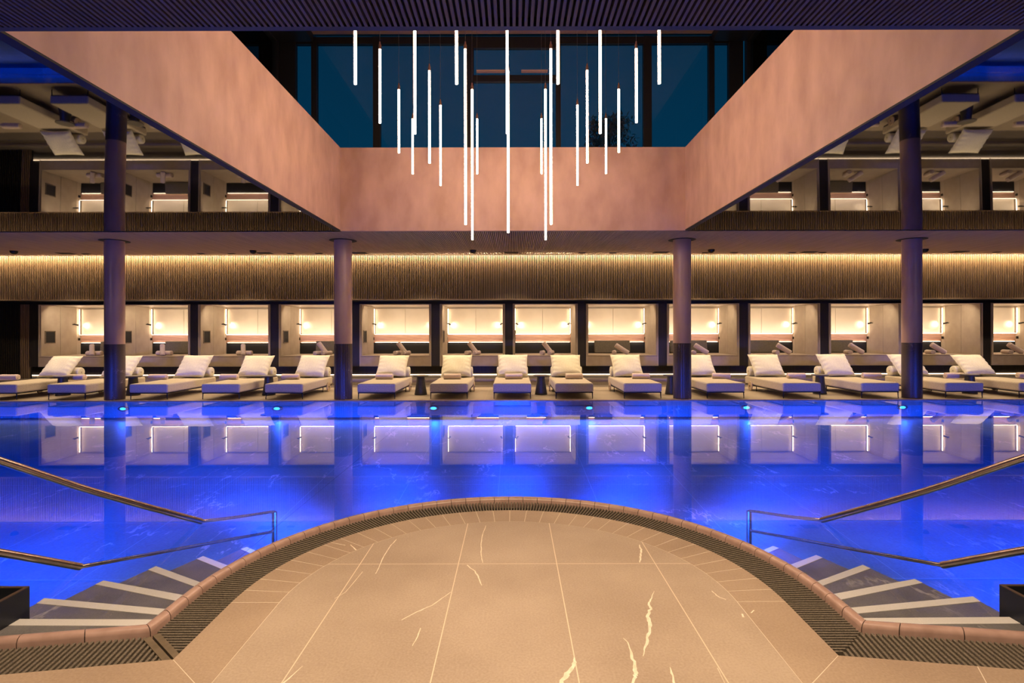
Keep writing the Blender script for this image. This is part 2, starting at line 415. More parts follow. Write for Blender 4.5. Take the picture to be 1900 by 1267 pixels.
for pts, ws in veins:
    P2 = []
    for (x, y), w in zip(pts, ws):
        X, Y = gp(x, y); P2.append((Vector((X, Y)), w*Y/1000))
    fine = []
    for i in range(len(P2)-1):
        for k in range(4):
            t = k/4; p = P2[i][0].lerp(P2[i+1][0], t); w = P2[i][1]*(1-t) + P2[i+1][1]*t
            fine.append((p + Vector((rv.uniform(-1, 1), rv.uniform(-1, 1)))*w*.35, w*rv.uniform(.7, 1.15)))
    fine.append(P2[-1])
    vs = []
    for i, (p, w) in enumerate(fine):
        a = fine[max(0, i-1)][0]; b = fine[min(len(fine)-1, i+1)][0]; t = (b-a).normalized(); n = Vector((-t.y, t.x))
        vs += [(p.x + n.x*w/2, p.y + n.y*w/2, .0006), (p.x - n.x*w/2, p.y - n.y*w/2, .0006)]
    vm.add(vs, [(2*i, 2*i+2, 2*i+3, 2*i+1) for i in range(len(fine)-1)])
struct(vm.build('floor_veins', M['vein']))

# coping: glazed nosing pieces swept along the pool edge
prof = [(-.004, -.10), (-.004, -.002), (.004, .018), (.020, .030), (.040, .033), (.058, .026), (.068, .010), (.070, -.10)]
rails = [(offset(PATH, d), z) for d, z in prof]
cop = MB(); total = plen(PATH)
cum = [0]
for i in range(len(PATH)-1): cum.append(cum[-1] + (PATH[i+1]-PATH[i]).length)
def at_len(A, s):
    for i in range(len(PATH)-1):
        if s <= cum[i+1] + 1e-9:
            t = (s-cum[i])/(cum[i+1]-cum[i]); return A[i].lerp(A[i+1], t)
    return A[-1]
cuts = []
s_ = 0
arc0, arc1 = cum[LI], cum[RI]; k0, k1 = cum[2], cum[RI+1]
left = [k0]
while left[-1] > 2: left.append(left[-1] - (.27 if len(left) % 3 else .16))
cuts = sorted(left)
nseg = round((k1-k0)/.132); cuts += [k0 + (k1-k0)*i/nseg for i in range(1, nseg+1)]
while cuts[-1] < total-2: cuts.append(cuts[-1] + (.27 if len(cuts) % 3 else .16))
for a, b in zip(cuts[:-1], cuts[1:]):
    ss = [a + .0022] + [c for c in cum if a + .003 < c < b - .003] + [b - .0022]
    vs = []
    for s0 in ss:
        for A, z in rails:
            p = at_len(A, s0); vs.append((p.x, p.y, z))
    m_ = len(prof)
    fs = [(i*m_+j, (i+1)*m_+j, (i+1)*m_+j+1, i*m_+j+1) for i in range(len(ss)-1) for j in range(m_-1)]
    cop.add(vs, fs, 0, True)
    cop.add(vs, [tuple(range(m_)), tuple((len(ss)-1)*m_ + j for j in range(m_-1, -1, -1))], 0)
core = [(offset(PATH, d), z) for d, z in [(.0, -.10), (.0, -.006), (.01, .014), (.035, .026), (.06, .014), (.066, -.10)]]
vs = []; 
for i in range(len(PATH)):
    for A, z in core: vs.append((A[i].x, A[i].y, z))
fs = [(i*6+j, (i+1)*6+j, (i+1)*6+j+1, i*6+j+1) for i in range(len(PATH)-1) for j in range(5)]
cop.add(vs, fs, 1)
o = cop.build('pool_coping', [M['coping'], M['coping_joint']])
tag(o, 'rounded terracotta coping curving around the near beige deck', 'pool coping')

# drain trough and grates
tr = MB()
A = offset(PATH, .066); B = offset(PATH, W_GR + .002)
for i in range(len(PATH)-1):
    q = [A[i], B[i], B[i+1], A[i+1]]; tr.prism([(p.x, p.y) for p in q], -.12, -.055)
struct(tr.build('floor_drain_trough', M['trough']))
GA = offset(PATH, .078); GB = offset(PATH, W_GR - .006)
def curved_grate(label):
    g = MB(); a = GA[LI:RI+1]; b = GB[LI:RI+1]
    mid = [(a[i]+b[i])/2 for i in range(len(a))]; L_ = plen(mid); n = int(L_/.0245)
    seg = []; acc = 0
    for i in range(len(mid)-1): seg.append((acc, (mid[i+1]-mid[i]).length)); acc += seg[-1][1]
    def pt(s):
        for i, (s0, l) in enumerate(seg):
            if s <= s0 + l + 1e-9:
                t = (s-s0)/l; return a[i].lerp(a[i+1], t), b[i].lerp(b[i+1], t)
        return a[-1], b[-1]
    def slat(p, q):
        t = (q-p).normalized(); w = Vector((-t.y, t.x))*.0056
        g.prism([(v.x, v.y) for v in (p-w, q-w, q+w, p+w)], -.045, -.004)
    for k in range(n): slat(*pt((k+.5)*L_/n))
    for side, ia, ic in ((-1, LI, 2), (1, RI, RI+1)):
        p0, p1 = GA[ia], GA[ic]; q0, q1 = GB[ia], GB[ic]     # outer and inner leg, then the mitre p1-q1
        y = 3.0 - .014
        while y > q1.y + .02:
            tx = (y-q0.y)/(q1.y-q0.y); xi = q0.x + (q1.x-q0.x)*tx
            if y >= p1.y: xo = p0.x + (p1.x-p0.x)*(y-p0.y)/(p1.y-p0.y)
            else: xo = p1.x + (q1.x-p1.x)*(y-p1.y)/(q1.y-p1.y)
            if side < 0 and y < p1.y + .05: xo += .05*min(1, (p1.y + .05 - y)/.05)
            if abs(xi-xo) > .02: slat(Vector((xo, y)), Vector((xi, y)))
            y -= .0225
    for u in (.3, .7):
        pts = [GA[i].lerp(GB[i], u) for i in range(LI, RI+1)]
        g.tube([(p.x, p.y, -.036) for p in pts], .006, 6)
    return tag(g.build('drain_grate', M['grate']), label, 'grate', 'drain grates along the pool edge')
curved_grate('long curved slatted grate ringing the round beige deck')

def straight_grate(side, label):
    g = MB(); a0 = GA[2] if side < 0 else GA[RI+1]; b0 = GB[2] if side < 0 else GB[RI+1]
    a1 = GA[0] if side < 0 else GA[-1]
    pa = [GA[2], GA[1], GA[0]] if side < 0 else GA[RI+1:]
    pb = [GB[2], GB[1], GB[0]] if side < 0 else GB[RI+1:]
    d = (pa[1]-pa[0]).normalized(); nrm = Vector((-d.y, d.x)) if side > 0 else Vector((d.y, -d.x))
    if nrm.y > 0: nrm = -nrm
    # slats at right angles to the straight edge, clipped by the mitre
    L_ = 6.5; n = int(L_/.0262)
    mit = (b0-a0)
    wid = (W_GR - .084)
    for k in range(-12, n):
        s = k*.0262
        p = a0 + d*s
        # mitre: start of the slat where it crosses the corner line
        t0 = 0
        t1 = wid
        # corner line param: point a0 + u*mit ; its coordinate along d and nrm
        md, mn = mit.dot(d), mit.dot(nrm)
        if md != 0:
            u = s/md
            if md < 0:   # inner corner lies outward along -d
                if s < 0:
                    t0 = u*mn
            else:
                if 0 <= s < md: t1 = u*mn
                elif s < 0: continue
        gap = .03 if side < 0 else .006
        if md < 0 and s < 0: t0 += gap
        if t0 >= t1 - .01: continue
        if s < 0 and md >= 0: continue
        if side < 0 and abs(s - 0) < gap*2.0 and s >= 0 and md < 0 and s < gap: t0 = gap*(1 - s/gap)
        P, Q = p + nrm*t0, p + nrm*t1
        w = d*.0064
        g.prism([(v.x, v.y) for v in (P-w, Q-w, Q+w, P+w)], -.045, -.004)
    return g, a0, b0
for side, lab in ((-1, 'straight slatted grate at the lower left corner, beside its bronze frame bars'), (1, 'straight slatted grate at the lower right corner below the terracotta coping')):
    g, a0, b0 = straight_grate(side, lab)
    o = tag(g.build('drain_grate', M['grate']), lab, 'grate', 'drain grates along the pool edge')
# two bronze end bars with a dark gap along the left mitre
a0, b0 = GA[2], GB[2]
t = (b0-a0).normalized(); w = Vector((-t.y, t.x))
for s, lab in ((-1, 'flat bronze bar closing the lower left straight grate'), (1, 'flat bronze bar closing the curved grate at its left end')):
    f = MB(); c0, c1 = w*(.005*s), w*(.035*s)
    f.prism([(p.x, p.y) for p in (a0+c0, b0+c0, b0+c1, a0+c1)], -.045, -.001)
    tag(f.build('grate_end_bar', M['bronze']), lab, 'grate bar', 'bronze bars at the left grate corner')

# ------------------------------------------------------------------ pool
OUT = offset(PATH, 0)
pf = MB()
zf = lambda y: -.36 - (11.8 - y)*.062
NX = 2
vs = []; ys = [1.0, 3, 5, 7, 9, 11.8]
for y in ys:
    for x in (-15.5, 15.5): vs.append((x, y, zf(y)))
pf.add(vs, [(2*i, 2*i+1, 2*i+3, 2*i+2) for i in range(len(ys)-1)])
struct(pf.build('pool_floor', M['pool_tile']))
pw = MB()
pw.box(-15.6, 15.6, 11.8, 12.0, -1.2, -.012)          # far wall
pw.box(-15.7, -15.5, 1.0, 12, -1.2, -.012); pw.box(15.5, 15.7, 1.0, 12, -1.2, -.012)
for i in range(len(PATH)-1):
    p, q = PATH[i], PATH[i+1]
    pw.add([(p.x, p.y, -1.3), (q.x, q.y, -1.3), (q.x, q.y, -.02), (p.x, p.y, -.02)], [(0, 1, 2, 3)])
struct(pw.build('pool_walls', M['pool_tile']))
wa = MB()
poly = [(p.x, p.y) for p in offset(PATH, .03)] + [(15.5, 1.0), (15.5, 11.8), (-15.5, 11.8), (-15.5, 1.0)]
# surface as a strip from the near edge to the far edge (keeps the faces simple)
near = offset(PATH, .03)
vs = [(-15.5, 1.2, -.008), (-15.5, 11.8, -.008)]
for p in near: vs += [(p.x, p.y, -.008), (p.x, 11.8, -.008)]
vs += [(15.5, 1.2, -.008), (15.5, 11.8, -.008)]
wa.add(vs, [(2*i, 2*i+2, 2*i+3, 2*i+1) for i in range(len(vs)//2-1)])
struct(wa.build('pool_water', M['water']))

# stairs
ST = [ # far edge outer, far edge inner, near edge outer, near edge inner, boundary point (in the measured frame, left side)
 ((-110,1146.4),(283,1148.5),(-110,1158.5),(272,1160.5), None),
 ((81,1108.5),(306,1129),(67,1118),(294,1140),(42,1131)),
 ((191,1076),(338,1103),(176,1083),(326,1114),(120,1110.6)),
 ((288.7,1049.5),(380,1083),(274,1056),(370,1091),(221,1080)),
 ((376,1031),(426,1050),(364,1036),(415,1057),(318,1056)),
 ((457,1014),(478,1023),(446,1018),(469,1028),(414,1033))]
ZT = [-.03, -.085, -.14, -.195, -.25, -.305]
def make_stair(sgn, label):
    root = thing('pool_stair', label, 'stairs', (0, 0, 0), 'stone stairs into the pool')
    prev = None
    for k, (fo, fi, no, ni, bp) in enumerate(ST):
        z = ZT[k]
        W = lambda p: Vector(gp(p[0], p[1], z))
        Fo, Fi, No, Ni = W(fo), W(fi), W(no), W(ni)
        Fi2 = Fi + (Fi-Fo).normalized()*.03; Ni2 = Ni + (Ni-No).normalized()*.03
        # keep the inner ends outside the coping wall
        def clip(p):
            c = Vector((CX, CY)); d = p - c
            if p.y > CY and d.length < RO + .005: return c + d.normalized()*(RO + .005)
            if p.y <= CY and p.x > -1.872: return Vector((-1.875, p.y))
            return p
        Fi2, Ni2 = clip(Fi2), clip(Ni2)
        if bp:
            Bp = W(bp); Bo = No + (Bp-No)*1.45
            back = [prev[1] + (prev[1]-prev[0]).normalized()*0, ]
            poly = [Fo, Fi2, clip(prev[1]), clip(prev[3]), prev[2] + (prev[3]-prev[2])*.25, Bo, No]
        else:
            poly = [Fo, Fi2, Vector((-1.875, 2.745)), Vector((-2.51, 2.642)), Vector((-3.9, 2.43))]
        mir = lambda p: (p.x if sgn > 0 else 2*CX - p.x, p.y)
        t_ = MB(); t_.prism([mir(p) for p in poly], zf(3) - .15, z)
        tr_ = t_.build('tread', M['tread'], root)
        s_ = MB(); s_.prism([mir(p) for p in (Fo, Fi2, Ni2, No)], z - .02, z + .0025)
        s_.build('nosing_strip', M['nosing'], tr_)['label'] = 'pale stone nosing strip'
        prev = (Fo, Fi, No, Ni)
    return root
make_stair(1, 'stone steps with pale edge strips fanning into the water, left of the round deck')
make_stair(-1, 'stone steps with pale edge strips fanning into the water, right of the round deck')

# handrails
def smooth(pts, n=8):
    P = [Vector(p) for p in pts]; out = []
    for i in range(len(P)-1):
        p0 = P[max(0, i-1)]; p1 = P[i]; p2 = P[i+1]; p3 = P[min(len(P)-1, i+2)]
        for k in range(n):
            t = k/n
            out.append(.5*((2*p1) + (p2-p0)*t + (2*p0-5*p1+4*p2-p3)*t*t + (3*p1-p0-3*p2+p3)*t**3))
    out.append(P[-1]); return out
def handrail(sgn, label):
    f = lambda L: [(sgn*x, y, z) for x, y, z in L]
    root = thing('handrail', label, 'handrail', (0, 0, 0), 'steel handrails of the pool stairs')
    dx = .03
    up = smooth(f([(-3.06, 2.55, 1.10), (-2.91, 3.056, .785), (-2.754, 3.60, .434), (-2.46, 4.30, -.006)]))
    lo = smooth(f([(-3.06, 2.55, .56), (-2.91, 3.056, .259), (-2.76, 3.47, -.006)]))
    m = MB(); m.tube(up, .022, 16); m.build('top_bar', M['rail'], root)
    m = MB(); m.tube(lo, .022, 16); m.build('lower_bar', M['rail'], root)
    m = MB(); m.tube(smooth(f([(-2.46, 4.30, -.006), (-2.33, 4.62, -.08), (-2.19, 4.94, -.145), (-2.175, 4.975, -.165)])), .013, 12); m.build('submerged_top_bar', M['rail'], root)
    m = MB(); m.tube(smooth(f([(-2.76, 3.47, -.006), (-2.50, 4.2, -.17), (-2.18, 4.97, -.334)])), .013, 12); m.build('submerged_lower_bar', M['rail'], root)
    m = MB(); m.tube(f([(-2.175, 4.975, -.155), (-2.175, 4.975, -1.0)]), .024, 16); m.build('post', M['rail'], root)
    m = MB(); m.tube(f([(-3.06, 2.55, 1.10), (-3.06, 2.55, -.1)]), .022, 16); m.build('post', M['rail'], root)
    return root
handrail(-1, 'double steel handrail sloping down into the water at the left')
r_ = handrail(1, 'double steel handrail sloping down into the water at the right')
r_.location = (-.03, 0, 0)

# open steel boxes at the frame edges
for sgn, lab in ((-1, 'dark steel open-topped box standing in the water at the left photo edge'), (1, 'dark steel open-topped box standing in the water at the right photo edge')):
    root = thing('steel_box', lab, 'box', (sgn*2.64 + (0 if sgn < 0 else .01), 2.70, 0), 'open steel boxes by the stairs')
    b = MB(); W_, D_ = .9, .24
    x0, x1 = (0, W_) if sgn > 0 else (-W_, 0)
    t_ = .018
    b.box(x0, x1, 0, t_, -.2, .115); b.box(x0, x1, D_-t_, D_, -.2, .115); b.box(x0, x0+t_, t_, D_-t_, -.2, .115); b.box(x1-t_, x1, t_, D_-t_, -.2, .115); b.box(x0, x1, 0, D_, -.2, -.19)
    b.build('body', M['box'], root)
    b = MB(); z0, z1 = .115, .12
    b.box(x0, x1, 0, t_, z0, z1); b.box(x0, x1, D_-t_, D_, z0, z1); b.box(x0, x0+t_, t_, D_-t_, z0, z1); b.box(x1-t_, x1, t_, D_-t_, z0, z1)
    b.build('rim', M['box_rim'], root)

# pool light fixtures on the far wall
PLX = [-8.52, -5.16, -1.74, 1.66, 5.09, 8.50]
plab = ['blue underwater lamp on the far pool wall, in front of the far left column', 'blue underwater lamp between the two left columns', 'blue underwater lamp right of the inner left column',
        'blue underwater lamp left of the inner right column', 'blue underwater lamp between the two right columns', 'blue underwater lamp in front of the far right column']
for x, lab in zip(PLX, plab):
    root = thing('pool_light', lab, 'pool light', (x, 11.79, -.16), 'blue lamps on the far pool wall')
    m = MB(); m.lathe([(.12, 0), (.12, .02), (.095, .03)], n=24); m.build('ring', M['rail'], root, rot=(R(90), 0, 0))
    m = MB(); m.lathe([(.0, .034), (.05, .033), (.085, .026)][::-1], n=24); m.build('lens', M['blue_led'], root, rot=(R(90), 0, 0)); root.scale = (1, 1, .45)

# ------------------------------------------------------------------ terrace, step and room shell
t_ = MB(); t_.box(-18, 18, 11.86, 16.9, -.12, 0)
struct(t_.build('floor_terrace', M['terrace']))
t_ = MB(); t_.box(-18, 18, 11.79, 11.86, -.12, .012)
struct(t_.build('trim_1', M['coping'], bevel=.006))
t_ = MB(); t_.box(-18, 18, 15.30, 16.9, 0, .17); t_.box(-18, 18, 15.27, 16.9, .13, .18)
struct(t_.build('floor_platform', M['terrace']))
t_ = MB(); t_.box(-18, 18, 16.47, 16.50, .195, .215)
o = t_.build('led_strip', M['led_step']); tag(o, 'long glowing strip at the foot of the back wall, under the cabins', 'light strip')
# back wall pieces (dark)
BW = MB()
BW.box(-18, 18, 16.50, 16.6, 0, .6)
BW.box(-18, 18, 15.60, 17.4, 2.325, 2.42)
BW.box(-18, 18, 17.3, 17.4, .5, 2.4)
NL = [(71, 205.5), (217, 352), (367.5, 501), (517, 651), (667, 800), (816, 937), (951.5, 1072), (1087.7, 1221.6), (1238, 1371.8), (1389, 1522), (1538.7, 1672.5), (1690, 1824), (1840.5, 1975)]
YF = 15.54
NX_ = [(mx(a, YF), mx(b, YF)) for a, b in NL]
edges = [-18] + [e for ab in NX_ for e in ab] + [18]
for i in range(0, len(edges), 2):
    a, b = edges[i], edges[i+1]
    if i == 0: b_ = b; a = -13.98
    BW.box(a, b, 15.58, 17.3, .52, 2.325)
struct(BW.build('wall_back', M['dark_wood']))
# slatted screen at the far left
sl = MB(); x = -17.5
while x < -13.98:
    sl.box(x, x + .028, 15.56, 15.62, .18, 2.325, 2 if x > -14.27 else 0); x += .052  # paler wood on the end slats paints them as lit
sl.box(-18, -13.98, 15.62, 15.66, .18, 2.325, 1)
struct(sl.build('wall_screen', [M['dark_wood'], M['black'], M['flute_wood']]))
# fluted band
fl = MB(); x = -17.5
while x < 17.5:
    fl.box(x, x + .019, 14.55, 14.60, 2.40, 3.57); x += .0475
fl.box(-18, 18, 14.60, 15.7, 2.40, 3.66, 1)
struct(fl.build('wall_fluted', [M['flute_wood'], M['black']]))
fl = MB(); fl.box(-18, 18, 14.54, 14.64, 2.378, 2.40); struct(fl.build('trim_2', M['flute_wood']))
# soffit of slats
so = MB(); x = -17.5
while x < 17.5:
    so.box(x, x + .022, 11.085, 14.42, 3.57, 3.605); x += .040
so.box(-18, 18, 11.085, 11.10, 3.57, 3.70)
so.box(-18, 18, 11.10, 14.42, 3.625, 3.70, 1)
so.box(-18, 18, 14.40, 14.60, 3.66, 3.72, 1)
struct(so.build('ceiling_soffit', [M['slat_wood'], M['black']]))
# near slatted ceiling
so = MB(); x = -9
while x < 9:
    so.box(x, x + .021, -2.9, 3.65, 3.57, 3.605); x += .040
so.box(-9, 9, -2.9, 3.65, 3.63, 3.75, 1)
so.box(-9, 9, 3.65, 3.70, 3.57, 3.75, 2)
struct(so.build('ceiling_near', [M['near_slat'], M['black'], M['box']]))
# gloss ceilings
for n, (a, b) in (('ceiling_left', (-18, -3.60)), ('ceiling_right', (3.60, 18))):
    c = MB(); ys = [3.70 + 7.3*i/40 for i in range(41)]; vs = []
    for y in ys:
        z = 3.575 + .5*.0029*max(0, 9.5 - y)**2       # the stretched membrane bellies slightly
        vs += [(a, y, z), (b, y, z)]
    c.add(vs, [(2*i, 2*i+2, 2*i+3, 2*i+1) for i in range(40)], 0, True)
    c.box(a, b, 3.70, 11.0, 3.66, 3.70)
    struct(c.build(n, M['lacquer']))
c = MB(); c.box(-18, -9, -3, 3.7, 3.57, 3.75); c.box(9, 18, -3, 3.7, 3.57, 3.75); struct(c.build('ceiling_rear', M['black']))
for n, b in (('wall_left', (-18.1, -18, -3, 17.4)), ('wall_right', (18, 18.1, -3, 17.4)), ('wall_near', (-18, 18, -3.1, -3))):
    c = MB(); c.box(*b, -1.3, 3.75); struct(c.build(n, M['dark_wood']))
# rose plaster light shaft
sh = MB()
sh.box(-3.60, -3.52, 3.70, 11.08, 3.59, 5.27); sh.box(3.52, 3.60, 3.70, 11.08, 3.59, 5.27)
sh.box(-3.52, 3.52, 11.0, 11.08, 3.57, 5.27)
struct(sh.build('wall_light_shaft', M['plaster']))
st = MB(); st.box(-3.62, -3.52, 3.70, 11.0, 3.57, 3.59); st.box(3.52, 3.62, 3.70, 11.0, 3.57, 3.59); st.box(-3.62, -3.60, 3.70, 11.0, 3.59, 3.66); st.box(3.60, 3.62, 3.70, 11.0, 3.59, 3.66); struct(st.build('trim_3', M['black']))
rf = MB()   # flat roof around the shaft that carries the clerestory
rf.box(-6.2, -3.60, 3.7, 12.2, 5.10, 5.26); rf.box(3.60, 6.2, 3.7, 12.2, 5.10, 5.26); rf.box(-3.60, 3.60, 11.08, 12.2, 5.10, 5.26); rf.box(-6.2, 6.2, 0, 3.7, 5.10, 5.26)
struct(rf.build('ceiling_roof', M['black']))
YG = 11.6
ct = MB(); ct.box(-4.25, 4.25, 1.5, 11.5, 7.86, 7.95); struct(ct.build('ceiling_clerestory', M['roof_ceiling']))
ct = MB(); ct.box(-5.4, 5.4, 1.4, 11.75, 7.95, 8.05); ct.box(-5.4, 5.4, 1.3, 1.4, 5.26, 8.0)
ct.box(-5.2, -4.25, 1.5, 11.5, 7.70, 7.95); ct.box(4.25, 5.2, 1.5, 11.5, 7.70, 7.95)
struct(ct.build('ceiling_clerestory_edge', M['win_frame']))
def zpx(y, Y=YG): return 1.5 + (616 - y)/1000*Y
# windows: four on the back, two sides
mull = [(694, 707), (862, 880), (1032, 1041), (1194, 1209)]
bays = [('window_1', 590, 694), ('window_2', 707, 862), ('window_3', 880, 1032), ('window_4', 1041, 1194), ('window_5', 1209, 1315)]
bays = [('window_0', 551, 580)] + bays + [('window_6', 1325, 1352)]
zs, zt = 5.26, zpx(83)
for i, (n, a, b) in enumerate(bays):
    xa, xb = mx(a, YG), mx(b, YG)
    root = bpy.data.objects.new('window_%d' % (i+1), None); col.objects.link(root); root.location = ((xa+xb)/2, YG, zs); struct(root)
    cx = (xa+xb)/2
    lft = {551: 35, 590: 10, 707: 13, 880: 18, 1041: 9, 1209: 15, 1325: 10}[a]
    f = MB()
    f.box(xa - cx - lft*.0116, xa - cx, -.06, .06, 0, zpx(70)-zs)
    if a == 1325: f.box(xb-cx, xb-cx+.30, -.06, .06, 0, zpx(70)-zs)
    f.box(xa-cx, xb-cx, -.05, .05, zt-zs, zpx(70)-zs); f.box(xa-cx, xb-cx, -.04, .04, 0, .035)
    if a == 880:
        f.box(xa-cx, xb-cx, -.05, .05, zpx(153)-zs, zpx(141)-zs)
        f.box(xa-cx, xb-cx, -.05, .05, zpx(91)-zs, zt-zs)
    f.build('window_frame', M['win_frame'], root)
    g = MB(); g.box(xa-cx, xb-cx, -.006, .006, .035, zt-zs); g.build('window_pane', M['glass'], root)
    if a == 880:
        q = MB(); z = zpx(138)-zs
        q.box(mx(885, 11.5)-cx, mx(938, 11.5)-cx, -.14, -.06, z, z+.035); q.box(mx(968, 11.5)-cx, mx(1017, 11.5)-cx, -.14, -.06, z, z+.035)
        q.build('window_opener', M['copper_bar'], root)
for s in (-1, 1):
    root = bpy.data.objects.new('window_%d' % (8 if s < 0 else 9), None); col.objects.link(root); root.location = (s*5.05, YG, zs); struct(root)
    f = MB()
    for y in (0, -2.4, -4.8, -7.2, -9.6): f.box(-.06, .06, y-.14, y, 0, 2.6)
    f.box(-.05, .05, -10, 0, 2.42, 2.6)
    f.build('window_frame', M['win_frame'], root)
    g = MB(); g.box(-.006, .006, -10, 0, 0, 2.45); g.build('window_pane', M['glass'], root)

# tree outside
def tree(loc, h, w, label):
    root = thing('evergreen_tree', label, 'tree', loc)
    t_ = MB(); t_.tube([(0, 0, 0), (.1, 0, h*.5), (0, 0, h*.93)], [.3, .2, .04], 10)
    for k in range(14):
        a = random.uniform(0, 2*PI); z = h*random.uniform(.5, .85); r = w*.5*random.uniform(.5, .9)
        t_.tube([(0, 0, z*.85), (r*.6*math.cos(a), r*.6*math.sin(a), z), (r*math.cos(a), r*math.sin(a), z + .5)], [.08, .05, .02], 6)
    t_.build('trunk', M['bark'], root)
    l = MB(); rr = random.Random(5)
    cl = []
    for k in range(70):
        z = rr.uniform(.35, 1); a = rr.uniform(0, 2*PI); ra = w*.5*(1.08-z)**.6*rr.uniform(.35, 1.05)
        cl.append((ra*math.cos(a), ra*math.sin(a), z*h*.96))
    for cx_, cy_, cz_ in cl:
        for j in range(95):
            d = Vector((rr.gauss(0, 1), rr.gauss(0, 1), rr.gauss(0, 1))).normalized()*rr.uniform(.2, .85)
            c = Vector((cx_, cy_, cz_)) + Vector((d.x, d.y, d.z*.9))
            u = Vector((rr.uniform(-1, 1), rr.uniform(-1, 1), rr.uniform(-1, 1))).normalized(); v = u.orthogonal().normalized()
            s = rr.uniform(.06, .13)
            l.add([c - u*s*1.6, c + v*s*.6, c + u*s*1.6, c - v*s*.6], [(0, 1, 2, 3)])
    l.build('foliage', M['leaf'], root)
tree((6.1, 34, 0), 15.4, 7.5, 'dark evergreen tree outside, behind the clerestory glass')

# ------------------------------------------------------------------ soffit fittings
dia = [(123, 1), (160, 0), (373, 0), (430, 0), (491, 1), (539, 0), (592, 0), (667, 1), (949, 1), (1080, 0), (1137, 0), (1226, 1), (1309, 0), (1362, 0), (1470, 0), (1501, 1), (1526, 0), (1779, 1), (1850, 0)]
od = ['first', 'second', 'third', 'fourth', 'fifth', 'sixth', 'seventh', 'eighth', 'ninth', 'tenth', 'eleventh', 'twelfth', 'thirteenth', 'fourteenth', 'fifteenth', 'sixteenth', 'seventeenth', 'eighteenth', 'nineteenth', 'twentieth', 'twenty-first', 'twenty-second', 'twenty-third']
nb = ns = 0
for px, big in dia:
    Y = 14.05 if big else 14.12
    w = .19 if big else .09; d = .12 if big else .05
    m = MB(); m.box(-w, w, -d, d, 0, .012); m.box(-w*.8, w*.8, -d*.7, d*.7, -.006, 0)
    if big: nb += 1; lab = 'large dark vent in the slatted soffit, %s large one from the left' % od[nb-1]
    else: ns += 1; lab = 'small dark vent in the slatted soffit, %s small one from the left' % od[ns-1]
    o = m.build('ceiling_vent', M['black'], loc=(mx(px, Y), Y, 3.562))
    tag(o, lab, 'vent', 'vents in the slatted soffit')
dl = ['left of the far left column', 'between the two left columns', 'hanging near the middle of the soffit', 'just right of the inner right column', 'just right of the far right column']
for px, lab in zip((26, 470, 878, 1320, 1716), dl):
    m = MB(); m.lathe([(.085, 0), (.085, -.02), (.075, -.05), (.045, -.08), (.0, -.088)][::-1], n=20)
    o = m.build('smoke_detector', M['black_metal'], loc=(mx(px, 13.6), 13.6, 3.57))
    tag(o, 'small black dome detector on the soffit, ' + lab, 'smoke detector', 'dome detectors on the soffit')
for x in TERRACE:
    m = MB(); m.lathe([(.05, 0), (.05, .02)], n=16)

# ------------------------------------------------------------------ columns
cl = ['far left column, tall round rose bronze shaft with dark marble foot', 'inner left column, round rose bronze shaft with dark fluted foot', 'inner right column, round rose bronze shaft with dark fluted foot', 'far right column, tall round rose bronze shaft with dark marble foot']
for x, lab in zip((-8.98, -3.83, 3.81, 8.99), cl):
    root = thing('column', lab, 'column', (x, 12.15, 0), 'round columns along the pool')
    m = MB(); m.lathe([(.195, 1.245), (.195, 3.566)], n=64); m.build('shaft', M['column'], root)
    m = MB(); n = 96; prof2 = []
    inner = abs(x) < 5
    vs = []
    for z in (0, 1.245):
        for i in range(n*2):
            g = .190 if (inner and i % 8 == 0) else .197
            a = PI*i/n; vs.append((g*math.cos(a), g*math.sin(a), z))
    N2 = n*2
    m.add(vs, [(i, (i+1) % N2, N2 + (i+1) % N2, N2+i) for i in range(N2)], 0, not inner)
    m.add(vs[N2:], [tuple(range(N2))], 0); m.build('foot_cladding', M['column_base'], root)
    m = MB(); m.lathe([(.2, 3.566), (.30, 3.566), (.30, 3.569), (.2, 3.569)], n=48); m.build('ceiling_collar', M['black'], root)

# ------------------------------------------------------------------ pendant tubes
ZP = 5.357
AX = [-1.763, -.628, .508, 1.643]; BX = [-1.197, -.066, 1.072]
rows = [(6.04, AX, [1.08]*4), (6.6, BX, [1.43]*3), (7.16, AX, [1.08, 2.43, 2.43, 1.08]), (7.75, BX, [1.43, 2.43, 1.43]), (8.35, AX, [1.08, 2.43, 2.43, 1.08]), (8.93, [BX[0], BX[2]], [1.43, 1.43]), (9.5, AX, [1.07]*4)]
pend = [(x, y, l) for y, xs, ls in rows for x, l in zip(xs, ls)]
pend.sort(key=lambda p: p[0]/p[1])
cnt = {}
for x, y, l in pend:
    kind = 'short' if l < 1.2 else ('medium' if l < 2 else 'long')
    cnt[kind] = cnt.get(kind, 0) + 1
    where = 'in the nearest row' if y < 6.3 else 'in the farthest row' if y > 9.2 else ''
    lab = '%s glowing tube lamp hanging in the light shaft, %s %s one from the left' % (kind, od[cnt[kind]-1], kind)
    root = thing('pendant_lamp', lab, 'pendant lamp', (x, y, ZP - l), 'hanging glowing tubes in the light shaft')
    m = MB(); m.lathe([(.010, 0), (.0155, .004), (.0155, l-.10), (.012, l-.095)], n=16); m.build('tube', M['tube'], root)
    m = MB(); m.lathe([(.020, l-.10), (.020, l-.045), (.012, l-.03), (.009, l), (.003, l+.006)], n=14); m.build('cap', M['copper'], root)
    m = MB(); m.lathe([(.0025, l+.005), (.0025, 7.86-(ZP-l))], n=5); m.build('wire', M['wire'], root)

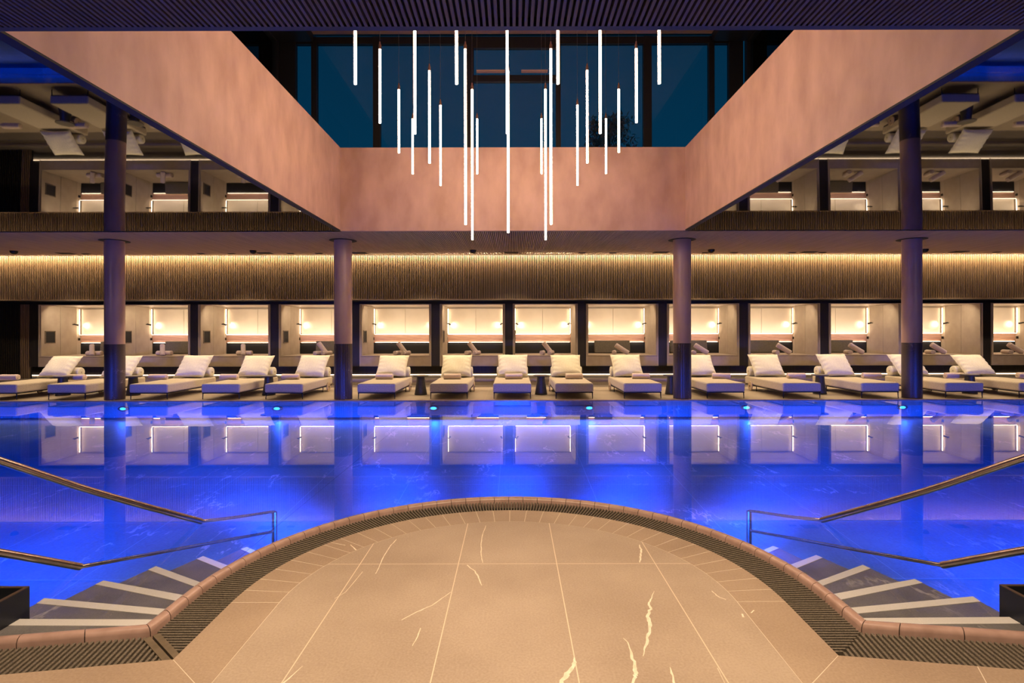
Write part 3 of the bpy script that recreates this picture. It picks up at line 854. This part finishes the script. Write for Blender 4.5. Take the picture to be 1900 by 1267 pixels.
# ------------------------------------------------------------------ cabins (daybed niches)
cab_lab = ['cream daybed cabin at the left end of the row, left of the far left column', 'cream daybed cabin just right of the far left column',
 'cream daybed cabin, middle one between the two left columns', 'cream daybed cabin partly behind the inner left column',
 'cream daybed cabin directly right of the inner left column, with two rolled towels in front of dark strip', 'narrow cream daybed cabin left of the row middle',
 'narrow cream daybed cabin right of the row middle', 'cream daybed cabin directly left of the inner right column, with taupe back cushion',
 'cream daybed cabin partly behind the inner right column', 'cream daybed cabin, second one right of the inner right column',
 'cream daybed cabin directly left of the far right column', 'cream daybed cabin directly right of the far right column', 'cream daybed cabin cut off by the right photo edge']
cab_lab[4] = 'cream daybed cabin directly right of the inner left column'
D = 1.56  # depth
ZB, ZTOP, ZSEAT = .52, 2.316, .83
def cabin(x0, x1, lab):
    w = x1 - x0; h = w/2; cx = (x0+x1)/2
    root = thing('daybed_cabin', lab, 'cabin', (cx, YF, ZB), 'daybed cabins in the back wall')
    z = lambda a: a - ZB
    t = .02
    m = MB(); m.box(-h, -h+t, 0, D, 0, z(ZTOP)); m.box(h-t, h, 0, D, 0, z(ZTOP)); m.box(-h+t, h-t, 0, D, z(ZTOP)-t, z(ZTOP)); m.box(-h+t, h-t, D-t, D, 0, z(ZTOP)-t); m.box(-h+t, h-t, .02, D-t, 0, t)
    m.build('shell', M['frame_cream'], root)
    for s in (-1, 1):
        m = MB()
        for a, b in ((.02, .68), (.69, 1.30)):
            xa, xb = (s*(h-t), s*(h-t-.045)); m.box(min(xa, xb), max(xa, xb), a, b, z(ZSEAT), z(ZTOP)-t-.004)
        m.build('side_panel', M['panel'], root, bevel=.006)
    m = MB(); m.box(-h+t, h-t, .01, D-t, t, z(ZSEAT)-.03); m.build('bench', M['bench'], root, bevel=.006)
    m = MB(); m.box(-h+t, h-t, .0, D-.12, z(ZSEAT)-.028, z(ZSEAT)); m.build('seat_pad', M['bench'], root, bevel=.01)
    # back: dark strip, wood shelf board, cream upper panels with seam
    m = MB(); m.box(-h+t, h-t, D-.06, D-t, z(ZSEAT)-.02, z(1.175)); m.build('back_strip', M['black'], root)
    m = MB(); m.box(-h+t+.01, h-t-.01, D-.075, D-.03, z(1.175), z(1.42)); m.build('shelf_board', M['shelf'], root)
    m = MB()
    for a, b in ((-h+.10, -.004), (.004, h-.10)): m.box(a, b, D-.12, D-.09, z(1.44), z(2.235))
    m.build('back_panel', M['back_panel'], root, bevel=.003)
    lamp('cove_fill_lamp', 'AREA', (0, D-.42, z(1.475)), 5.5, (1, .77, .54), root, (0, D-.10, z(1.9)), 1.6, .04)
    m = MB(); e = .012
    m.box(-h+.07, -h+.07+e, D-.19, D-.165, z(1.46), z(2.23)); m.box(h-.07-e, h-.07, D-.19, D-.165, z(1.46), z(2.23))
    m.box(-h+.08, h-.08, D-.185, D-.16, z(1.430), z(1.436)); m.box(-h+.08, h-.08, D-.11, D-.085, z(1.178), z(1.183))
    m.build('light_strip', M['led'], root)
    lamp('cabin_fill_lamp', 'AREA', (0, .22, z(ZTOP)-.045), 23, (1, .77, .53), root, (0, D-.30, z(ZSEAT)), 1.5, .2)  # unseen area light added to brighten the panels and towels
    # framed small recess with door on the left side panel
    m = MB(); xa = -h+t+.045
    y0, y1, za, zb_ = .14, .50, z(1.19), z(1.56); f_ = .025
    m.box(xa, xa+.014, y0, y1, za, za+f_); m.box(xa, xa+.014, y0, y1, zb_-f_, zb_); m.box(xa, xa+.014, y0, y0+f_, za+f_, zb_-f_); m.box(xa, xa+.014, y1-f_, y1, za+f_, zb_-f_)
    fr = m.build('wall_cubby', M['bronze'], root)
    m = MB(); m.box(xa, xa+.004, y0+f_, y1-f_, za+f_, zb_-f_); m.build('cubby_back', M['black'], fr)
    for s in (-1, 1):
        m = MB(); xw = s*(h-t-.045); yl = 1.14; zl = z(1.76)
        m.tube([(xw, yl, zl), (xw - s*.05, yl, zl)], .012, 10)
        m.tube([(xw - s*.05, yl-.015, zl+.006), (xw - s*.085, yl+.10, zl-.02)], [.02, .026], 12)
        rl = m.build('reading_lamp', M['black_metal'], root)
        lp = Vector((xw - s*.09, yl+.115, zl-.022))
        lamp('reading_lamp_spot', 'SPOT', lp + Vector((0, .01, 0)), 8, (1, .80, .58), rl, lp + Vector((-s*.17, .30, -.03)), .015, spot=75, blend=1)
        m = MB(); xs = s*(h-t-.03); m.box(min(xs, xs-s*.012), max(xs, xs-s*.012), 1.36, 1.43, z(1.26), z(1.34)); m.build('socket', M['black_metal'], root)
    return root
for (a, b), lab in zip(NX_, cab_lab): cabin(a, b, lab)

# taupe back cushions inside cabins
short = ['leftmost cabin', 'cabin just right of the far left column', 'middle cabin between the two left columns', 'cabin partly behind the inner left column', 'cabin directly right of the inner left column', 'narrow cabin left of the row middle', 'narrow cabin right of the row middle', 'cabin directly left of the inner right column', 'cabin partly behind the inner right column', 'second cabin right of the inner right column', 'cabin directly left of the far right column', 'cabin directly right of the far right column', 'rightmost cabin']
for px0, px1, k in ((186, 246, 0), (306, 372, 1), (586, 650, 3), (1103, 1169, 7), (1244, 1312, 8), (1380, 1446, 9), (1533, 1583, 10)):
    Y = 16.85; xa, xb = mx(px0, Y), mx(px1, Y); h = (xb-xa)/2
    if k == 10: xa = xb - 1.1; h = .55
    xa = max(xa, NX_[k][0] + .09); xb = min(xb, NX_[k][1] - .09); h = (xb-xa)/2
    m = MB(); m.box(-h, h, -.05, .05, 0, .39)
    o = m.build('back_cushion', M['grey_cushion'], loc=((xa+xb)/2, 16.86, ZSEAT + .012), rot=(R(-6), 0, 0), bevel=.025, seg=3)
    tag(o, 'taupe back cushion leaning in the ' + short[k], 'cushion', 'taupe cushions inside the cabins')

# rolled towels
def towel_roll_mesh(L=.40, r=.07):
    m = MB(); n = 22; k = 9; vs = []
    rr = random.Random(2)
    prof = [(-L/2+.006, r*.55), (-L/2, r*.80), (-L/2+.004, r*.95), (-L/2+.02, r), (-L*.2, r*1.01), (L*.2, r*.99), (L/2-.02, r), (L/2-.004, r*.95), (L/2, r*.80), (L/2-.006, r*.55)]
    for x, q in prof:
        for i in range(n):
            a = 2*PI*i/n; rad = q*(1 + .025*math.sin(3*a + x*9) + (.06 if i == 3 else 0))
            z = max(math.sin(a)*rad*.96, -r*.90)
            vs.append((x, math.cos(a)*rad, z))
    fs = [(j*n+i, (j+1)*n+i, (j+1)*n+(i+1) % n, j*n+(i+1) % n) for j in range(len(prof)-1) for i in range(n)]
    m.add(vs, fs, 0, True)
    # spiral ends
    for x, sg in ((-L/2+.002, -1), (L/2-.002, 1)):
        sp = []
        for q in range(46):
            a = q*.42; rad = r*.12 + r*.5*q/46; sp.append((x, math.cos(a)*rad, math.sin(a)*rad*.95))
        m.tube(sp, r*.085, 5)
        m.add([(x - sg*.012, math.cos(2*PI*i/12)*r*.7, math.sin(2*PI*i/12)*r*.7) for i in range(12)], [tuple(range(12)) if sg > 0 else tuple(range(11, -1, -1))])
    return m
tw_mesh = towel_roll_mesh()
tw0 = None
def towel(loc, rot, lab, group, sc=1.0):
    sc *= 1.1 if 'benches' in group else 1.0
    global tw0
    if tw0 is None:
        tw0 = tw_mesh.build('rolled_towel', M['towel']); o = tw0
    else:
        o = tw0.copy(); col.objects.link(o)
    o.location = loc; o.rotation_euler = rot; o.scale = (sc, sc, sc)
    return tag(o, lab, 'towel', group)
TS = [(175, 0), (305, 0), (454, 0), (598, -1), (745, -1), (876, -1), (1014, -1), (1147, -2), (1294, -2), (1447, -2), (1581, -2), (1733, -2), (1876, -2)]
zt0 = ZSEAT + .062
for k, (px, mode) in enumerate(TS):
    Y = 15.86; X = mx(px, Y)
    g = 'rolled towels stacked on the cabin benches'
    c = short[k]
    if mode == 0:
        towel((X - .02, Y + .03, zt0 + .002), (0, 0, R(0)), 'blush towel roll lying crosswise in the ' + c, g)
        towel((X + .13, Y - .115, zt0 + .002), (0, 0, R(8)), 'rolled blush towel lying in front at the right in the ' + c, g, .9) if False else None
        towel((X + .0, Y - .09, zt0 + .10), (R(0), R(-58), math.atan2(Y, X)), 'blush towel roll stacked end-on in the ' + c, g, .82)
    else:
        a = -58 if mode == -1 else -38
        towel((X - .12, Y + .0, zt0 + .002), (0, 0, R(78)), 'blush towel roll lying leftmost in the ' + c, g, .85)
        towel((X + .13, Y + .01, zt0 + .002), (0, 0, R(70)), 'blush towel roll lying rightmost in the ' + c, g, .85) if mode == -1 else None
        if mode == -1:
            towel((X + .03, Y - .05, zt0 + .135), (0, R(52), R(-4)), 'blush towel roll leaning on top in the ' + c, g, .95)
        else:
            towel((X + .10, Y - .03, zt0 + .10), (0, R(33), R(-6)), 'blush towel roll leaning rightwards in the ' + c, g, 1.0)

# ------------------------------------------------------------------ loungers
LW, LL, ZL = .865, 2.0, .35
def rounded_box(w, l, h, r=.035, seg=4):
    m = MB(); m.box(-w/2, w/2, 0, l, 0, h); return m
LS = [(-41, 30), (87, 157), (238, 311), (373, 444), (490, 562), (662, 734), (797, 868), (914, 986.5), (1029.6, 1101.6), (1156.7, 1228.6), (1311, 1383), (1453, 1524), (1598, 1670), (1754, 1827), (1891, 1963)]
pos = ['cut off by the left photo edge', 'partly behind the far left column', 'first to the right of the far left column', 'middle of three between the two left columns', 'directly left of the inner left column',
 'directly right of the inner left column', 'second right of the inner left column', 'middle of five between the inner columns', 'second left of the inner right column', 'directly left of the inner right column',
 'partly behind the inner right column', 'middle of three between the two right columns', 'directly left of the far right column', 'partly behind the far right column', 'cut off by the right photo edge']
YL = 12.08
def make_lounger():
    root = thing('sun_lounger', 'sand upholstered sun lounger', 'sun lounger', (0, 0, 0), 'sun loungers along the pool terrace')
    m = MB(); m.box(-LW/2, LW/2, 0, LL, .150, ZL); mt = m.build('mattress', M['fabric'], root, bevel=.04, seg=4)
    m = MB()
    for y in (.012,): 
        for z in (.158, ZL-.008):
            m.tube([(-LW/2+.04, y-.010, z), (LW/2-.04, y-.010, z)], .004, 6)
    m.build('piping', M['piping'], mt)
    m = MB(); t = .012
    m.box(-LW/2+.01, LW/2-.01, .02, .045, .130, .150); m.box(-LW/2+.01, -LW/2+.035, .045, LL-.05, .130, .150); m.box(LW/2-.035, LW/2-.01, .045, LL-.05, .130, .150); m.box(-LW/2+.01, LW/2-.01, LL-.075, LL-.05, .130, .150)
    m.build('frame', M['black_metal'], root)
    for s in (-1, 1):
        m = MB(); x = s*(LW/2-.025); m.tube([(x, .035, .135), (x + s*.004, .03, 0)], [.012, .008], 10); m.build('leg', M['black_metal'], root)
        m = MB(); x = s*(LW/2-.06); m.tube([(x, 1.45, .135), (x, 1.45, 0)], .010, 10); m.build('leg', M['black_metal'], root)
        m = MB(); m.lathe([(.115, -.012), (.12, -.008), (.12, .008), (.115, .012)], n=32)
        m.lathe([(.018, -.02), (.018, .02)], n=12, mi=1)
        m.build('wheel', [M['wheel'], M['black_metal']], root, loc=(s*(LW/2+.02), 1.62, .12), rot=(0, R(90), 0))
    return root
L0 = make_lounger()
roots = []
for i, ((a, b), p) in enumerate(zip(LS, pos)):
    X = (mx(a, YL) + mx(b, YL))/2; lab = 'sand upholstered sun lounger, ' + p
    if i == 0: L0.location = (X, YL, 0); L0['label'] = lab; o = L0
    else: o = dup(L0, (X, YL, 0), lab)
    roots.append(X)

def pillow_mesh(seed):
    rr = random.Random(seed); m = MB(); n = 26; w, h, t = .76, .70, .20
    top = []; ph = [rr.uniform(0, 6) for _ in range(6)]
    def f(u, v, s):
        # pinched corners, full belly
        eu = 1 - .06*(1-abs(v)**2)*abs(u)**6*1.0; ev = 1 - .08*(1-abs(u)**2)*abs(v)**6
        x = u*w/2*eu; y = v*h/2*ev
        k = max(0, (1-u**4))**.55 * max(0, (1-v**4))**.55
        z = s*t/2*k*(1.0)
        # creases running in from the sides
        z += s*.010*k*(1-k)*4*math.sin(v*17 + ph[0] + 2*math.sin(u*3 + ph[1]))*abs(u)
        z += s*.005*k*math.sin(u*5 + ph[2] + v*3)
        return (x, y, z)
    idx = {}
    vs = []
    for s in (1, -1):
        for j in range(n+1):
            for i in range(n+1):
                u, v = -1 + 2*i/n, -1 + 2*j/n
                if s < 0 and (i in (0, n) or j in (0, n)): idx[(s, i, j)] = idx[(1, i, j)]; continue
                idx[(s, i, j)] = len(vs); vs.append(f(u, v, s))
    fs = []
    for s in (1, -1):
        for j in range(n):
            for i in range(n):
                q = (idx[(s, i, j)], idx[(s, i+1, j)], idx[(s, i+1, j+1)], idx[(s, i, j+1)])
                fs.append(q if s > 0 else q[::-1])
    m.add(vs, fs, 0, True)
    # welt seam
    edge = [f(-1 + 2*i/n, -1, 1) for i in range(n+1)] + [f(1, -1 + 2*i/n, 1) for i in range(1, n+1)] + [f(1 - 2*i/n, 1, 1) for i in range(1, n+1)] + [f(-1, 1 - 2*i/n, 1) for i in range(1, n+1)]
    m.tube(edge, .006, 6)
    return m
pm = [pillow_mesh(s).build('back_pillow', M['pillow']) for s in (1, 2, 3)]
bo = MB(); bo.lathe([(0, -.40), (.085, -.40), (.118, -.393), (.128, -.375), (.130, 0), (.128, .375), (.118, .393), (.085, .40), (0, .40)], n=36)
bo.lathe([(.020, -.404), (.020, -.398)], n=12, mi=1); bo.lathe([(.020, .398), (.020, .404)], n=12, mi=1)
bolster0 = bo.build('bolster', [M['pillow'], M['piping']])
used = set()
for i, (X, p) in enumerate(zip(roots, pos)):
    src = pm[i % 3]
    if i % 3 in used: o = src.copy(); col.objects.link(o)
    else: o = src; used.add(i % 3)
    dz = [0, 2, -1, 1, -2, 0, 1.5, 0, -1, 1, 0, -2, 1, 2, -1][i]
    o.location = (X + [-.02, .0, .01, -.02, 0][i % 5], YL + 1.72, ZL + .292); o.rotation_euler = (R(48 + (i*7 % 5) - 2 - (6 if i == 14 else 0)), 0, R(dz))
    tag(o, 'ivory pillow on the sun lounger ' + p, 'pillow', 'ivory pillows on the sun loungers')
    o = bolster0 if i == 0 else bolster0.copy()
    if i: col.objects.link(o)
    o.location = (X, YL + 1.865, ZL + .130); o.rotation_euler = (0, R(90), 0)
    tag(o, 'ivory bolster on the sun lounger ' + p, 'bolster', 'ivory bolsters on the sun loungers')
TL = [(17, 2), (142, -1), (293, 3), (425, 1), (539, 2), (713, -1), (839, 1), (953, 4), (1065, 2), (1189, -4), (1338, -6), (1477, -2), (1617, -4), (1770, -3), (1905, -4)]
for (px, a), p in zip(TL, pos):
    towel((mx(px, 13.2), 13.2, ZL + .066), (0, 0, R(a*2)), 'blush towel on the sun lounger ' + p, 'rolled towels on the sun loungers', 1.05)

# side tables
tp = ['between the first and second sun lounger from the left', 'just right of the far left column, mostly hidden by a lounger', 'left of the inner left column, half hidden by a lounger', 'in the gap right of the inner left column', 'in the gap right of the middle sun lounger', 'partly behind the inner right column', 'left of the far right column, mostly hidden by loungers', 'right of the far right column, mostly hidden by loungers']
T0 = None
for x, p in zip((-10.82, -9.13, -5.87, -2.22, .67, 3.80, 7.37, 10.97), tp):
    lab = 'dark conical side table ' + p
    if T0 is None:
        T0 = thing('side_table', lab, 'side table', (x, 12.95, 0), 'dark side tables between the loungers')
        m = MB(); m.lathe([(.148, 0), (.150, .01), (.128, .14), (.104, .30), (.095, .43)], n=40); m.build('pedestal', M['table'], T0)
        m = MB(); m.lathe([(.10, .43), (.17, .44), (.188, .452), (.190, .462), (.186, .468)], n=40); m.build('table_top', M['table_top'], T0)
    else: dup(T0, (x, 12.95, 0), lab)
